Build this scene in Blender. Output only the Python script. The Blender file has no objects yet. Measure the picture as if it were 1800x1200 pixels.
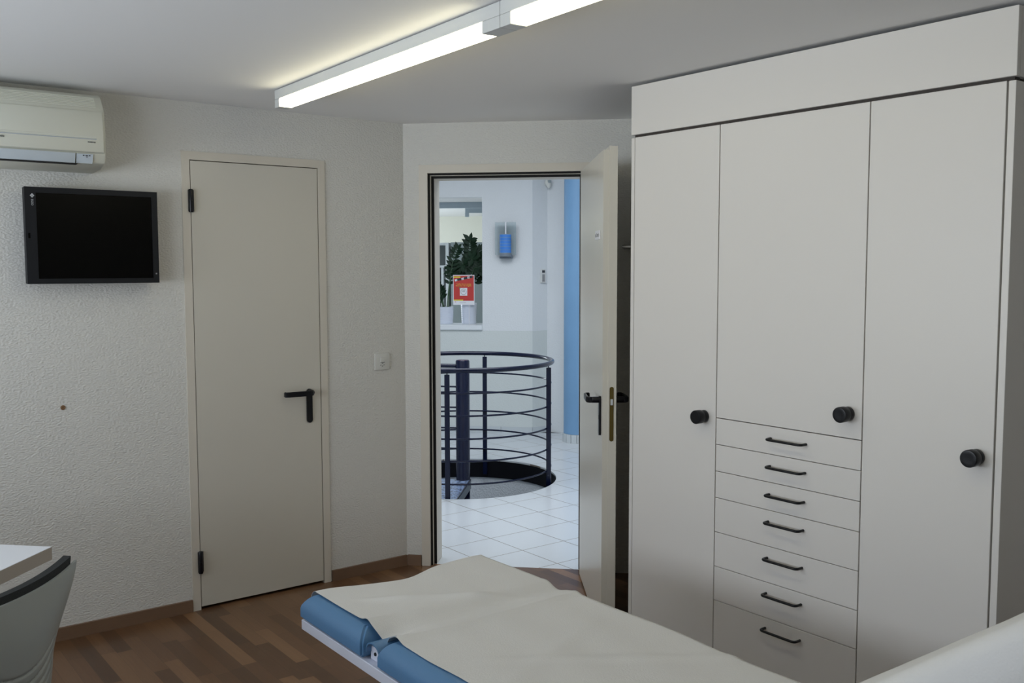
import bpy, bmesh, math, random
from mathutils import Vector, Matrix
random.seed(7)
C = bpy.context.scene.collection
PI = math.pi
H = 2.294           # room ceiling height

# ---------------------------------------------------------------- materials
def lin(c):
    return tuple(((v/255)/12.92 if v/255 <= .04045 else ((v/255+.055)/1.055)**2.4) for v in c)

def mat(name, rgb, rough=.5, metal=0, bump=None, var=0, spec=.5, coat=0):
    m = bpy.data.materials.new(name); m.use_nodes = True
    nt = m.node_tree; b = nt.nodes['Principled BSDF']
    col = lin(rgb)
    b.inputs['Base Color'].default_value = (*col, 1)
    b.inputs['Roughness'].default_value = rough
    b.inputs['Metallic'].default_value = metal
    b.inputs['Specular IOR Level'].default_value = spec
    b.inputs['Coat Weight'].default_value = coat
    tc = nt.nodes.new('ShaderNodeTexCoord')
    if var:
        n = nt.nodes.new('ShaderNodeTexNoise'); n.inputs['Scale'].default_value = 3.5; n.inputs['Detail'].default_value = 4
        nt.links.new(tc.outputs['Object'], n.inputs['Vector'])
        r = nt.nodes.new('ShaderNodeValToRGB')
        r.color_ramp.elements[0].position = .3; r.color_ramp.elements[1].position = .7
        r.color_ramp.elements[0].color = (*[c*(1-var) for c in col], 1)
        r.color_ramp.elements[1].color = (*[min(1, c*(1+var)) for c in col], 1)
        nt.links.new(n.outputs['Fac'], r.inputs['Fac']); nt.links.new(r.outputs['Color'], b.inputs['Base Color'])
    if bump:
        sc, dist, stretch = bump
        mp = nt.nodes.new('ShaderNodeMapping'); mp.inputs['Scale'].default_value = stretch
        n = nt.nodes.new('ShaderNodeTexNoise'); n.inputs['Scale'].default_value = sc; n.inputs['Detail'].default_value = 3
        n.inputs['Roughness'].default_value = .3
        nt.links.new(tc.outputs['Object'], mp.inputs['Vector']); nt.links.new(mp.outputs['Vector'], n.inputs['Vector'])
        bp = nt.nodes.new('ShaderNodeBump'); bp.inputs['Distance'].default_value = dist; bp.inputs['Strength'].default_value = 1
        nt.links.new(n.outputs['Fac'], bp.inputs['Height']); nt.links.new(bp.outputs['Normal'], b.inputs['Normal'])
    return m

def emis(name, rgb, strength, base=None):
    m = mat(name, base or rgb, .5)
    b = m.node_tree.nodes['Principled BSDF']
    b.inputs['Emission Color'].default_value = (*lin(rgb), 1)
    b.inputs['Emission Strength'].default_value = strength
    return m

def math_node(nt, op, a, b=None, c=None):
    n = nt.nodes.new('ShaderNodeMath'); n.operation = op
    for i, v in enumerate((a, b, c)):
        if v is None: continue
        if isinstance(v, (int, float)): n.inputs[i].default_value = v
        else: nt.links.new(v, n.inputs[i])
    return n.outputs[0]

def parquet():
    m = bpy.data.materials.new('parquet_wood'); m.use_nodes = True
    nt = m.node_tree; b = nt.nodes['Principled BSDF']
    tc = nt.nodes.new('ShaderNodeTexCoord'); sx = nt.nodes.new('ShaderNodeSeparateXYZ')
    nt.links.new(tc.outputs['Object'], sx.inputs[0])
    X, Y = sx.outputs[0], sx.outputs[1]
    yr = math_node(nt, 'DIVIDE', Y, .0595)
    row = math_node(nt, 'FLOOR', yr)
    wn = nt.nodes.new('ShaderNodeTexWhiteNoise'); wn.noise_dimensions = '1D'; nt.links.new(row, wn.inputs['W'])
    xs = math_node(nt, 'ADD', math_node(nt, 'DIVIDE', X, .42), math_node(nt, 'MULTIPLY', wn.outputs['Value'], 7.3))
    cell = math_node(nt, 'FLOOR', xs)
    cv = nt.nodes.new('ShaderNodeCombineXYZ'); nt.links.new(row, cv.inputs[0]); nt.links.new(cell, cv.inputs[1])
    w2 = nt.nodes.new('ShaderNodeTexWhiteNoise'); w2.noise_dimensions = '2D'; nt.links.new(cv.outputs[0], w2.inputs['Vector'])
    # grain
    ad = nt.nodes.new('ShaderNodeVectorMath'); ad.operation = 'MULTIPLY_ADD'
    nt.links.new(w2.outputs['Color'], ad.inputs[0]); ad.inputs[1].default_value = (9, 9, 9)
    nt.links.new(tc.outputs['Object'], ad.inputs[2])
    mp = nt.nodes.new('ShaderNodeMapping'); mp.inputs['Scale'].default_value = (1.6, 26, 1)
    nt.links.new(ad.outputs[0], mp.inputs['Vector'])
    gn = nt.nodes.new('ShaderNodeTexNoise'); gn.inputs['Scale'].default_value = 2.2; gn.inputs['Detail'].default_value = 6
    gn.inputs['Distortion'].default_value = 1.3
    nt.links.new(mp.outputs[0], gn.inputs['Vector'])
    fac = math_node(nt, 'ADD', math_node(nt, 'MULTIPLY', w2.outputs['Value'], .72), math_node(nt, 'MULTIPLY', gn.outputs['Fac'], .3))
    r = nt.nodes.new('ShaderNodeValToRGB'); e = r.color_ramp.elements
    e[0].position = .1; e[0].color = (*lin((80, 56, 38)), 1)
    e[1].position = .95; e[1].color = (*lin((136, 102, 72)), 1)
    q = e.new(.5); q.color = (*lin((106, 76, 52)), 1)
    nt.links.new(fac, r.inputs['Fac'])
    # joints
    fy = math_node(nt, 'FRACT', yr); fx = math_node(nt, 'FRACT', xs)
    gy = math_node(nt, 'GREATER_THAN', math_node(nt, 'ABSOLUTE', math_node(nt, 'SUBTRACT', fy, .5)), .49)
    gx = math_node(nt, 'GREATER_THAN', math_node(nt, 'ABSOLUTE', math_node(nt, 'SUBTRACT', fx, .5)), .498)
    j = math_node(nt, 'MAXIMUM', gx, gy)
    mx = nt.nodes.new('ShaderNodeMixRGB'); nt.links.new(math_node(nt, 'MULTIPLY', j, .45), mx.inputs[0])
    nt.links.new(r.outputs['Color'], mx.inputs[1]); mx.inputs[2].default_value = (*lin((40, 26, 18)), 1)
    nt.links.new(mx.outputs[0], b.inputs['Base Color'])
    b.inputs['Roughness'].default_value = .3
    return m

def tiles():
    m = bpy.data.materials.new('white_floor_tiles'); m.use_nodes = True
    nt = m.node_tree; b = nt.nodes['Principled BSDF']
    tc = nt.nodes.new('ShaderNodeTexCoord'); sx = nt.nodes.new('ShaderNodeSeparateXYZ')
    nt.links.new(tc.outputs['Object'], sx.inputs[0])
    def line(o, off):
        f = math_node(nt, 'FRACT', math_node(nt, 'DIVIDE', math_node(nt, 'SUBTRACT', o, off), .29983))
        return math_node(nt, 'GREATER_THAN', math_node(nt, 'ABSOLUTE', math_node(nt, 'SUBTRACT', f, .5)), .4925)
    j = math_node(nt, 'MAXIMUM', line(sx.outputs[0], -.7286), line(sx.outputs[1], .3386))
    mx = nt.nodes.new('ShaderNodeMixRGB'); nt.links.new(j, mx.inputs[0])
    mx.inputs[1].default_value = (*lin((206, 211, 215)), 1); mx.inputs[2].default_value = (*lin((120, 112, 100)), 1)
    nt.links.new(mx.outputs[0], b.inputs['Base Color'])
    rr = math_node(nt, 'ADD', math_node(nt, 'MULTIPLY', j, .5), .22)
    nt.links.new(rr, b.inputs['Roughness'])
    bp = nt.nodes.new('ShaderNodeBump'); bp.inputs['Distance'].default_value = .002; bp.invert = True
    nt.links.new(j, bp.inputs['Height']); nt.links.new(bp.outputs[0], b.inputs['Normal'])
    return m

def grating_mat():
    m = mat('blue_steel_grating', (34, 52, 92), .3, .3)
    nt = m.node_tree; b = nt.nodes['Principled BSDF']
    tc = nt.nodes.new('ShaderNodeTexCoord'); v = nt.nodes.new('ShaderNodeTexVoronoi'); v.inputs['Scale'].default_value = 55
    nt.links.new(tc.outputs['Object'], v.inputs['Vector'])
    r = nt.nodes.new('ShaderNodeValToRGB'); r.color_ramp.elements[0].position = .2; r.color_ramp.elements[1].position = .6
    r.color_ramp.elements[0].color = (*lin((10, 16, 34)), 1); r.color_ramp.elements[1].color = (*lin((150, 170, 205)), 1)
    nt.links.new(v.outputs['Distance'], r.inputs['Fac']); nt.links.new(r.outputs['Color'], b.inputs['Base Color'])
    return m

M = dict(
    plaster=mat('rough_white_plaster', (216, 215, 210), .85, bump=(95, .0036, (1, 1, 1.8))),
    ceiling=mat('ceiling_paint', (232, 232, 232), .9),
    hallwall=mat('hall_plaster', (224, 227, 228), .85, bump=(90, .002, (1, 1, 1))),
    hallwains=mat('hall_dado_paint', (212, 217, 214), .7, bump=(90, .002, (1, 1, 1))),
    cream=mat('cream_door_paint', (208, 204, 193), .3),
    cream2=mat('cream_frame_paint', (212, 206, 194), .45),
    black=mat('black_plastic', (9, 11, 17), .32, spec=.35),
    gasket=mat('black_rubber_gasket', (9, 9, 10), .8),
    parquet=parquet(), tiles=tiles(),
    skirt=mat('brown_skirting_wood', (122, 96, 76), .5, bump=(30, .0005, (1, 1, 12)), var=.12),
    laminate=mat('white_wardrobe_laminate', (222, 219, 215), .38, spec=.4),
    carcass=mat('wardrobe_gap_shade_board', (58, 52, 48), .7),  # colour darkened to paint the shade in gaps between doors and drawers
    white=mat('white_plastic', (215, 215, 210), .4),
    acplastic=mat('ac_plastic', (214, 215, 203), .4),
    acgrey=mat('ac_grey_plastic', (172, 180, 190), .4),
    acflap=mat('ac_flap_plastic', (196, 206, 214), .35),
    dark=mat('dark_gap', (20, 20, 20), .8),
    bezel=mat('monitor_bezel', (26, 28, 32), .5, spec=.25),
    screen=mat('monitor_screen', (3, 3, 3), .25, spec=.12),
    ink=mat('grey_print', (150, 150, 150), .6),
    inkdk=mat('dark_print', (60, 64, 70), .6),
    silver=mat('silver_print', (190, 194, 198), .4),
    chrome=mat('chrome', (200, 200, 200), .18, 1),
    brass=mat('brass_plate', (120, 104, 60), .35, .9),
    housing=mat('lamp_housing', (200, 202, 200), .5),
    diffuser=emis('lamp_diffuser', (255, 246, 212), 7),
    blue=mat('blue_vinyl', (84, 126, 165), .42, bump=(400, .0003, (1, 1, 1))),
    blueedge=mat('blue_vinyl_piping', (70, 108, 145), .5),
    metalwhite=mat('white_lacquered_steel', (214, 218, 232), .35),
    paper=mat('couch_paper', (212, 211, 208), .8, bump=(260, .0006, (1, 1, 1))),
    shell=mat('grey_plastic_shell', (150, 154, 150), .38),
    pad=mat('black_upholstery', (20, 24, 26), .8, bump=(500, .0006, (1, 1, 1))),
    desk=mat('white_desk_laminate', (226, 229, 236), .4),
    deskedge=mat('taupe_desk_edge', (176, 168, 158), .5),
    navy=mat('navy_lacquer', (8, 17, 45), .2, .0, spec=.4),
    navydark=mat('navy_steel_ring', (5, 7, 14), .7, spec=.2),
    platesteel=mat('grey_painted_steel', (118, 128, 138), .5),
    grating=grating_mat(),
    stucco=mat('shaft_stucco', (214, 220, 224), .9, bump=(80, .004, (1, 1, 1))),
    pillar=mat('light_blue_pillar_paint', (116, 158, 196), .5, var=.04),
    coltile=mat('column_base_tile', (200, 206, 208), .3),
    sensor=mat('sensor_shell', (222, 222, 214), .4),
    glassy=mat('frosted_glass', (205, 222, 226), .15, spec=.6),
    stripe=mat('sconce_blue', (66, 132, 214), .3),
    leaf=mat('plant_leaf', (20, 44, 26), .5, var=.25, spec=.25),
    stem=mat('plant_stem', (52, 82, 52), .5),
    soil=mat('potting_soil', (36, 28, 22), .9),
    pot=mat('white_ceramic', (214, 220, 232), .3),
    red=mat('poster_red', (196, 58, 52), .5),
    posterwhite=mat('poster_paper', (232, 232, 236), .5),
    yellow=mat('poster_yellow', (226, 208, 60), .5),
    green=mat('poster_green', (60, 150, 90), .5),
    officegrey=mat('office_grey_panel', (158, 168, 170), .5),
    beamgrey=mat('office_beam', (176, 190, 200), .6),
    shelfwhite=mat('shelf_white', (226, 230, 232), .5),
    shelfback=mat('shelf_back', (128, 134, 134), .6),
    officewall=mat('office_wall_paint', (214, 214, 202), .85),
    brown=mat('brown_rubber', (130, 100, 70), .7),
)
# sheer glass of the wall lamp
g = M['glassy'].node_tree.nodes['Principled BSDF']; g.inputs['Transmission Weight'].default_value = .75; g.inputs['IOR'].default_value = 1.1
g.inputs['Alpha'].default_value = .55

# ---------------------------------------------------------------- mesh helpers
def add_box(bm, x0, x1, y0, y1, z0, z1, mtx=None):
    v = [bm.verts.new(p) for p in ((x0,y0,z0),(x1,y0,z0),(x1,y1,z0),(x0,y1,z0),(x0,y0,z1),(x1,y0,z1),(x1,y1,z1),(x0,y1,z1))]
    for f in ((0,3,2,1),(4,5,6,7),(0,1,5,4),(1,2,6,5),(2,3,7,6),(3,0,4,7)): bm.faces.new([v[i] for i in f])
    if mtx is not None: bmesh.ops.transform(bm, matrix=mtx, verts=v)
    return v
def bx(x0, x1, y0, y1, z0, z1, bev=0, seg=2):
    bm = bmesh.new(); add_box(bm, x0, x1, y0, y1, z0, z1)
    if bev: bmesh.ops.bevel(bm, geom=bm.edges[:], offset=bev, segments=seg, affect='EDGES', profile=.5)
    return bm
def add_prism(bm, poly, axis, a, b):
    """extrude a 2D polygon along axis ('x','y','z') from a to b"""
    def pt(p, t):
        return {'x': (t, p[0], p[1]), 'y': (p[0], t, p[1]), 'z': (p[0], p[1], t)}[axis]
    A = [bm.verts.new(pt(p, a)) for p in poly]; B = [bm.verts.new(pt(p, b)) for p in poly]
    bm.faces.new(A); bm.faces.new(B[::-1])
    n = len(poly)
    for i in range(n): bm.faces.new([A[i], B[i], B[(i+1) % n], A[(i+1) % n]])
    return A + B
def prism(poly, axis, a, b, bev=0, seg=2):
    bm = bmesh.new(); add_prism(bm, poly, axis, a, b)
    bmesh.ops.recalc_face_normals(bm, faces=bm.faces[:])
    if bev:
        es = [e for e in bm.edges if len(e.link_faces) == 2 and e.calc_face_angle() > .4]
        bmesh.ops.bevel(bm, geom=es, offset=bev, segments=seg, affect='EDGES', profile=.5)
    return bm
def add_tube(bm, pts, r, seg=10, closed=False, caps=True, flat=1.0):
    pts = [Vector(p) for p in pts]; n = len(pts); rings = []; prev = None
    for i, p in enumerate(pts):
        if closed: t = pts[(i+1) % n] - pts[i-1]
        else: t = pts[min(i+1, n-1)] - pts[max(i-1, 0)]
        t.normalize()
        if prev is None:
            up = Vector((0,0,1)) if abs(t.z) < .9 else Vector((1,0,0))
            a = t.cross(up).normalized()
        else:
            a = (prev - t*prev.dot(t)).normalized()
        prev = a; b = t.cross(a)
        rr = r[i] if isinstance(r, (list, tuple)) else r
        rings.append([bm.verts.new(p + a*math.cos(2*PI*k/seg)*rr + b*math.sin(2*PI*k/seg)*rr*flat) for k in range(seg)])
    m = n if closed else n-1
    for i in range(m):
        A, B = rings[i], rings[(i+1) % n]
        for k in range(seg): bm.faces.new([A[k], A[(k+1) % seg], B[(k+1) % seg], B[k]])
    if caps and not closed:
        bm.faces.new(rings[0][::-1]); bm.faces.new(rings[-1])
def tube(pts, r, seg=10, closed=False, flat=1.0):
    bm = bmesh.new(); add_tube(bm, pts, r, seg, closed, True, flat); return bm
def lathe(prof, seg=32, mtx=None, bm=None):
    """profile of (radius, z) turned about z"""
    bm = bm or bmesh.new(); rings = []; vs = []
    for r, z in prof:
        ring = [bm.verts.new((r*math.cos(2*PI*k/seg), r*math.sin(2*PI*k/seg), z)) for k in range(seg)]
        rings.append(ring); vs += ring
    for i in range(len(rings)-1):
        for k in range(seg): bm.faces.new([rings[i][k], rings[i][(k+1) % seg], rings[i+1][(k+1) % seg], rings[i+1][k]])
    bm.faces.new(rings[0][::-1]); bm.faces.new(rings[-1])
    if mtx is not None: bmesh.ops.transform(bm, matrix=mtx, verts=vs)
    return bm
def obj(name, bm, m, parent=None, smooth=False, label=None):
    bmesh.ops.recalc_face_normals(bm, faces=bm.faces[:])
    me = bpy.data.meshes.new(name); bm.to_mesh(me); bm.free()
    me.materials.append(m if not isinstance(m, str) else M[m])
    if smooth:
        for p in me.polygons: p.use_smooth = True
        try: me.set_sharp_from_angle(angle=math.radians(38))
        except Exception: pass
    o = bpy.data.objects.new(name, me); C.objects.link(o)
    if parent is not None: o.parent = parent
    if label: o['label'] = label
    return o
def thing(name, label, cat, loc=(0,0,0), rotz=0, group=None, kind=None):
    o = bpy.data.objects.new(name, None); C.objects.link(o); o.empty_display_size = .05
    o.location = loc; o.rotation_euler = (0, 0, rotz); o['label'] = label; o['category'] = cat
    if group: o['group'] = group
    if kind: o['kind'] = kind
    return o
def tag(o, label, cat, group=None, kind=None):
    o['label'] = label; o['category'] = cat
    if group: o['group'] = group
    if kind: o['kind'] = kind
    return o
def struct(name, bm, m, label, cat, smooth=False, loc=(0,0,0), rotz=0):
    o = obj(name, bm, m, None, smooth); tag(o, label, cat, kind='structure')
    o.location = loc; o.rotation_euler = (0, 0, rotz); return o
def text(name, s, size, m, parent, mtx, depth=.0004, bold=0, fit=None, label=None):
    cu = bpy.data.curves.new('t', 'FONT'); cu.body = s; cu.size = size; cu.extrude = depth; cu.offset = bold
    cu.align_x = 'CENTER'; cu.align_y = 'CENTER'
    to = bpy.data.objects.new('t', cu); C.objects.link(to)
    bpy.context.view_layer.update()
    me = bpy.data.meshes.new_from_object(to.evaluated_get(bpy.context.evaluated_depsgraph_get()))
    bpy.data.objects.remove(to); bpy.data.curves.remove(cu)
    if fit:
        xs = [v.co.x for v in me.vertices]; ys = [v.co.y for v in me.vertices]
        w = max(xs)-min(xs); h = max(ys)-min(ys); cx = (max(xs)+min(xs))/2; cy = (max(ys)+min(ys))/2
        for v in me.vertices: v.co.x = (v.co.x-cx)*fit[0]/w; v.co.y = (v.co.y-cy)*fit[1]/h
    me.transform(mtx); me.materials.clear(); me.materials.append(M[m])
    o = bpy.data.objects.new(name, me); C.objects.link(o); o.parent = parent
    if label: o['label'] = label
    return o
def axes(o, x, y, z):      # matrix from an origin and three axis vectors
    m = Matrix.Identity(4)
    for i in range(3):
        m[i][0], m[i][1], m[i][2], m[i][3] = x[i], y[i], z[i], o[i]
    return m
XW = axes((0,0,0), (0,1,0), (0,0,1), (1,0,0))     # text lying on a wall that faces +x

# ---------------------------------------------------------------- the room shell
A45 = math.radians(45)
def door_pt(s, off=0):      # along the angled door wall; off > 0 into the hall
    return (s*math.cos(A45) - off*math.sin(A45), s*math.sin(A45) + off*math.cos(A45))

bm = bmesh.new()
p = [(-.15,-4.0),(5.4,-4.0),(5.4,.85),(.85,.85),door_pt(1.16),door_pt(.93),door_pt(.93,.03),door_pt(.13,.03),door_pt(.13),(-.15,-.15)]
add_prism(bm, p, 'z', -.05, 0)
struct('floor', bm, 'parquet', 'dark brown strip parquet floor of the treatment room', 'floor')
bm = bmesh.new(); add_prism(bm, [(-.15,-4.15),(5.55,-4.15),(5.55,1.0),(.78,1.0),(-.15,.05)], 'z', H, H+.12)
struct('ceiling', bm, 'ceiling', 'plain white ceiling over the treatment room', 'ceiling')

bm = bmesh.new()
add_box(bm, -.15, 0, -4.0, -1.13, 0, H); add_box(bm, -.15, 0, -.452, 0, 0, H); add_box(bm, -.15, 0, -1.13, -.452, 2.07, H)
struct('wall_left', bm, 'plaster', 'rough white plaster wall with the closed cream door', 'wall')

TH = .15
bm = bmesh.new()
add_box(bm, -.1, .10, .0, TH, 0, H); add_box(bm, .945, 1.26, 0, TH, 0, H); add_box(bm, .10, .945, 0, TH, 2.065, H)
struct('wall_angled', bm, 'plaster', 'short angled white plaster wall around the open doorway', 'wall', rotz=A45)
struct('wall_back', bx(.86, 5.4, .85, 1.0, 0, H), 'plaster', 'white plaster wall hidden behind the built-in wardrobe', 'wall')
struct('wall_right', bx(5.4, 5.55, -4.0, 1.0, 0, H), 'plaster', 'white wall to the right, outside the picture', 'wall')
WX0, WX1, WZ0, WZ1 = .35, 3.6, .95, 2.24
bm = bmesh.new()
add_box(bm, 0, WX0, -4.15, -4.0, 0, H); add_box(bm, WX1, 5.4, -4.15, -4.0, 0, H)
add_box(bm, WX0, WX1, -4.15, -4.0, 0, WZ0); add_box(bm, WX0, WX1, -4.15, -4.0, WZ1, H)
struct('wall_front', bm, 'plaster', 'window wall behind the camera, outside the picture', 'wall')
w = thing('window_1', 'wide white window in the wall behind the camera', 'window', (WX0, -4.0, WZ0), kind='structure')
W, HH = WX1-WX0, WZ1-WZ0
bm = bmesh.new()
for a in ((0,W,0,.05),(0,W,HH-.05,HH),(0,.05,.05,HH-.05),(W-.05,W,.05,HH-.05),(W/2-.04,W/2+.04,.05,HH-.05)):
    add_box(bm, a[0], a[1], -.12, -.06, a[2], a[3])
obj('window_frame', bm, 'white', w)

# skirting boards
def skirt(name, bm, lab, rotz=0):
    return struct(name, bm, 'skirt', lab, 'skirting board', rotz=rotz)
bm = bmesh.new(); add_box(bm, 0, .013, -4.0, -1.14, 0, .055)
skirt('baseboard_left', bm, 'brown wooden skirting left of the closed door')
bm = bmesh.new(); add_box(bm, 0, .013, -.438, -.006, 0, .055)
skirt('baseboard_middle', bm, 'brown wooden skirting right of the closed door')
skirt('baseboard_angled', bx(.006, .078, -.013, 0, 0, .055), 'short piece of brown skirting beside the open doorway', A45)

# ---------------------------------------------------------------- closed door (left wall)
d1 = thing('door_1', 'closed cream door in the left wall with black hinges and lever', 'door', (0, -1.137, 0), kind='structure')
bm = bmesh.new(); wd = .692
prof = [(0,.037),(wd-.037,wd)]
for (a, b, c, d) in ((0,.036,0,2.078),(wd-.036,wd,0,2.078),(.036,wd-.036,2.041,2.078)):
    add_box(bm, -.10, .007, a, b, c, d)
for (a, b, c, d) in ((.036,.046,0,2.041),(wd-.046,wd-.036,0,2.041),(.046,wd-.046,2.03,2.041)):
    add_box(bm, -.10, -.035, a, b, c, d)
obj('door_frame', bm, 'cream2', d1)
leaf = obj('door_leaf', bx(-.034, .005, .0395, wd-.0395, .014, 2.0375, .0012, 1), 'cream', d1)
obj('gap_shade_backing', bx(-.10, -.05, .047, wd-.047, 0, 2.029), 'dark', d1)  # added dark slab; its colour paints the shade in the gaps around the leaf
for z in (1.809, .173):
    bm = bmesh.new()
    lathe([(.0095,0),(.0105,.004),(.0105,.052),(.0092,.0525),(.0092,.054),(.0105,.0545),(.0105,.098),(.008,.102)], 16, Matrix.Translation((.0150, .036, z)), bm)
    add_box(bm, .005, .008, .026, .052, z+.004, z+.098)
    obj('hinge', bm, 'black', d1, True)

def lever_set(parent, face_y, s, z, side, direction):
    """lever handle with long plate. Local: x along the door, y normal; side=-1 means it sticks out to -y"""
    bm = bmesh.new()
    n = 14; w = .0145; zt, zb = z+.016, z-.150
    poly = [(s+w*math.cos(PI*k/n), zt-w+w*math.sin(PI*k/n)) for k in range(n+1)] + [(s-w*math.cos(PI*k/n), zb+w-w*math.sin(PI*k/n)) for k in range(n+1)]
    add_prism(bm, poly, 'y', face_y, face_y+side*.009)
    pl = obj('handle_plate', bm, 'black', parent, True)
    bm = bmesh.new()
    kp = [(s+.0035*math.cos(2*PI*k/10), z-.068+.0035*math.sin(2*PI*k/10)) for k in range(10)]
    add_prism(bm, kp, 'y', face_y+side*.009, face_y+side*.0098)
    add_box(bm, s-.0018, s+.0018, min(face_y+side*.009, face_y+side*.0098), max(face_y+side*.009, face_y+side*.0098), z-.082, z-.069)
    obj('keyhole', bm, 'gasket', pl)
    bm = bmesh.new()
    # neck, then flat lever with a returned tip
    L = .138*direction; t = .012
    path = [(s, face_y+side*.009), (s, face_y+side*.046), (s+.012*direction, face_y+side*.056), (s+L-.012*direction, face_y+side*.052), (s+L, face_y+side*.044), (s+L, face_y+side*.030)]
    for i in range(len(path)-1):
        pass
    P = [Vector((a, b, z)) for a, b in path]
    hh = .0125
    ins, out = [], []
    for i, q in enumerate(P):
        t0 = (P[i]-P[i-1]).normalized() if i else (P[1]-P[0]).normalized()
        t1 = (P[i+1]-P[i]).normalized() if i < len(P)-1 else t0
        tt = (t0+t1).normalized(); nn = Vector((-tt.y, tt.x, 0)); k = 1/max(.5, tt.dot(t0))
        ins.append(q + nn*.0055*k); out.append(q - nn*.0055*k)
    loops = [[bm.verts.new((a.x, a.y, z+hh)), bm.verts.new((b.x, b.y, z+hh)), bm.verts.new((b.x, b.y, z-hh)), bm.verts.new((a.x, a.y, z-hh))] for a, b in zip(ins, out)]
    for A, B in zip(loops, loops[1:]):
        for k in range(4): bm.faces.new([A[k], A[(k+1) % 4], B[(k+1) % 4], B[k]])
    bm.faces.new(loops[0]); bm.faces.new(loops[-1][::-1])
    bmesh.ops.recalc_face_normals(bm, faces=bm.faces[:])
    bmesh.ops.bevel(bm, geom=[e for e in bm.edges if e.calc_face_angle(0) > .5], offset=.003, segments=2, affect='EDGES')
    lathe([(.0135,0),(.0135,.030),(.0125,.032)], 20, axes((s, face_y+side*.006, z), (1,0,0), (0,0,1), (0,side,0)), bm)
    obj('handle', bm, 'black', parent, True)
    return pl
# door 1 lever: door runs along y, so build it in a turned frame and rotate the meshes
def turn(objs, mtx):
    for o in objs: o.data.transform(mtx)
before = set(bpy.data.objects)
lever_set(leaf, 0, 0, .962, -1, -1)
new = [o for o in bpy.data.objects if o not in before]
turn(new, axes((.005, .590, 0), (0,1,0), (-1,0,0), (0,0,1)))

# ---------------------------------------------------------------- open door (angled wall)
d2 = thing('door_2', 'doorway in the angled wall with its cream door standing open', 'door', (0,0,0), A45, kind='structure')
S0, S1 = .083, .972       # outer frame
I0, I1 = .127, .928
ZT, ZI = 2.084, 2.042
bm = bmesh.new()
def portal(bm, a0, a1, zt, b0, b1, zi, y0, y1):
    add_box(bm, a0, b0, y0, y1, 0, zt); add_box(bm, b1, a1, y0, y1, 0, zt); add_box(bm, b0, b1, y0, y1, zi, zt)
portal(bm, S0, S1, ZT, I0, I1, ZI, -.010, .012)
portal(bm, .102, .943, 2.063, I0+.012, I1-.012, ZI-.012, .012, .037)
portal(bm, .102, .943, 2.063, I0+.027, I1-.027, ZI-.025, .037, TH+.01)
obj('door_frame', bm, 'cream2', d2)
bm = bmesh.new()
portal(bm, I0, I1, ZI, I0+.010, I1-.010, ZI-.010, .0085, .0118)
portal(bm, I0+.0125, I1-.0125, ZI-.0125, I0+.0255, I1-.0255, ZI-.0245, .0325, .0368)
obj('door_seal', bm, 'gasket', d2)
# leaf, turned about its hinge
hx, hy = .700, .592
ang = math.atan2(.105-hy, 1.39-hx) - A45
lf_len = .845
def leafm():
    # local frame of door_2: convert the hinge point
    s = (hx+hy)*math.cos(A45); o = (-hx+hy)*math.sin(A45)
    return Matrix.Translation((s, o, 0)) @ Matrix.Rotation(ang, 4, 'Z')
LM = leafm()
def leafpart(name, bm, m, parent, smooth=False, label=None):
    o = obj(name, bm, m, parent, smooth, label); o.data.transform(LM); return o
bm = bmesh.new()
add_box(bm, 0, lf_len, 0, .023, .012, 2.036); add_box(bm, -.004, lf_len+.007, .023, .057, .008, 2.050)
lf = leafpart('door_leaf', bm, 'cream', d2, label='open cream door leaf seen from the hall side')
# lock face plate on the leaf edge
n = 10; yc, w, z0, z1 = .0375, .0085, .845, 1.072
poly = [(yc+w*math.cos(PI*k/n), z1-w+w*math.sin(PI*k/n)) for k in range(n+1)] + [(yc-w*math.cos(PI*k/n), z0+w-w*math.sin(PI*k/n)) for k in range(n+1)]
lp = leafpart('lock_plate', prism(poly, 'x', lf_len+.0071, lf_len+.009), 'brass', lf, label='brass lock plate')
leafpart('latch', bx(lf_len+.009, lf_len+.014, yc-.005, yc+.005, .996, 1.021, .001), 'silver', lp)
for side, fy in ((-1, 0), (1, .057)):
    before = set(bpy.data.objects)
    lever_set(lf, fy, lf_len-.045, 1.012, side, -1)
    turn([o for o in bpy.data.objects if o not in before], LM)
# small room sign on the hall face
sg = leafpart('room_sign', bx(lf_len-.235, lf_len-.085, -.004, 0, 1.679, 1.717, .0008, 1), 'posterwhite', lf, label='small white room sign')
t = text('sign_lettering', 'BÜRO', .02, 'ink', lf, LM @ axes((lf_len-.160, -.0045, 1.698), (1,0,0), (0,0,1), (0,-1,0)), fit=(.12,.016))

# ---------------------------------------------------------------- built-in wardrobe
wr = thing('built_in_wardrobe', 'large white built-in wardrobe with three doors and seven drawers', 'wardrobe', (1.4725, .1798, 0))
Wd = 1.5134
obj('carcass', bx(.022, Wd-.022, .045, .665, .0, 2.262), 'carcass', wr)
bm = bmesh.new(); add_box(bm, .010, Wd-.010, .012, .044, 2.04, 2.105); obj('recess_shade_strip', bm, 'carcass', wr)  # dark strip painting the shade in the gap under the fascia
obj('fascia_panel', bx(-.001, Wd+.001, 0, .019, 2.090, 2.2820, .0012, 1), 'laminate', wr)
obj('fascia_side', bx(Wd-.019, Wd+.001, .0195, .665, 2.090, 2.2820), 'laminate', wr)
obj('side_panel', bx(0, .018, .001, .665, 0, 2.078, .001, 1), 'laminate', wr)
obj('side_panel', bx(Wd-.0205, Wd, .001, .665, 0, 2.078, .001, 1), 'laminate', wr)
obj('plinth', bx(.02, Wd-.02, .03, .044, 0, .075), 'laminate', wr)
XS = [.0212, .4586, 1.0657, 1.4878]
G = .0020
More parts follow.
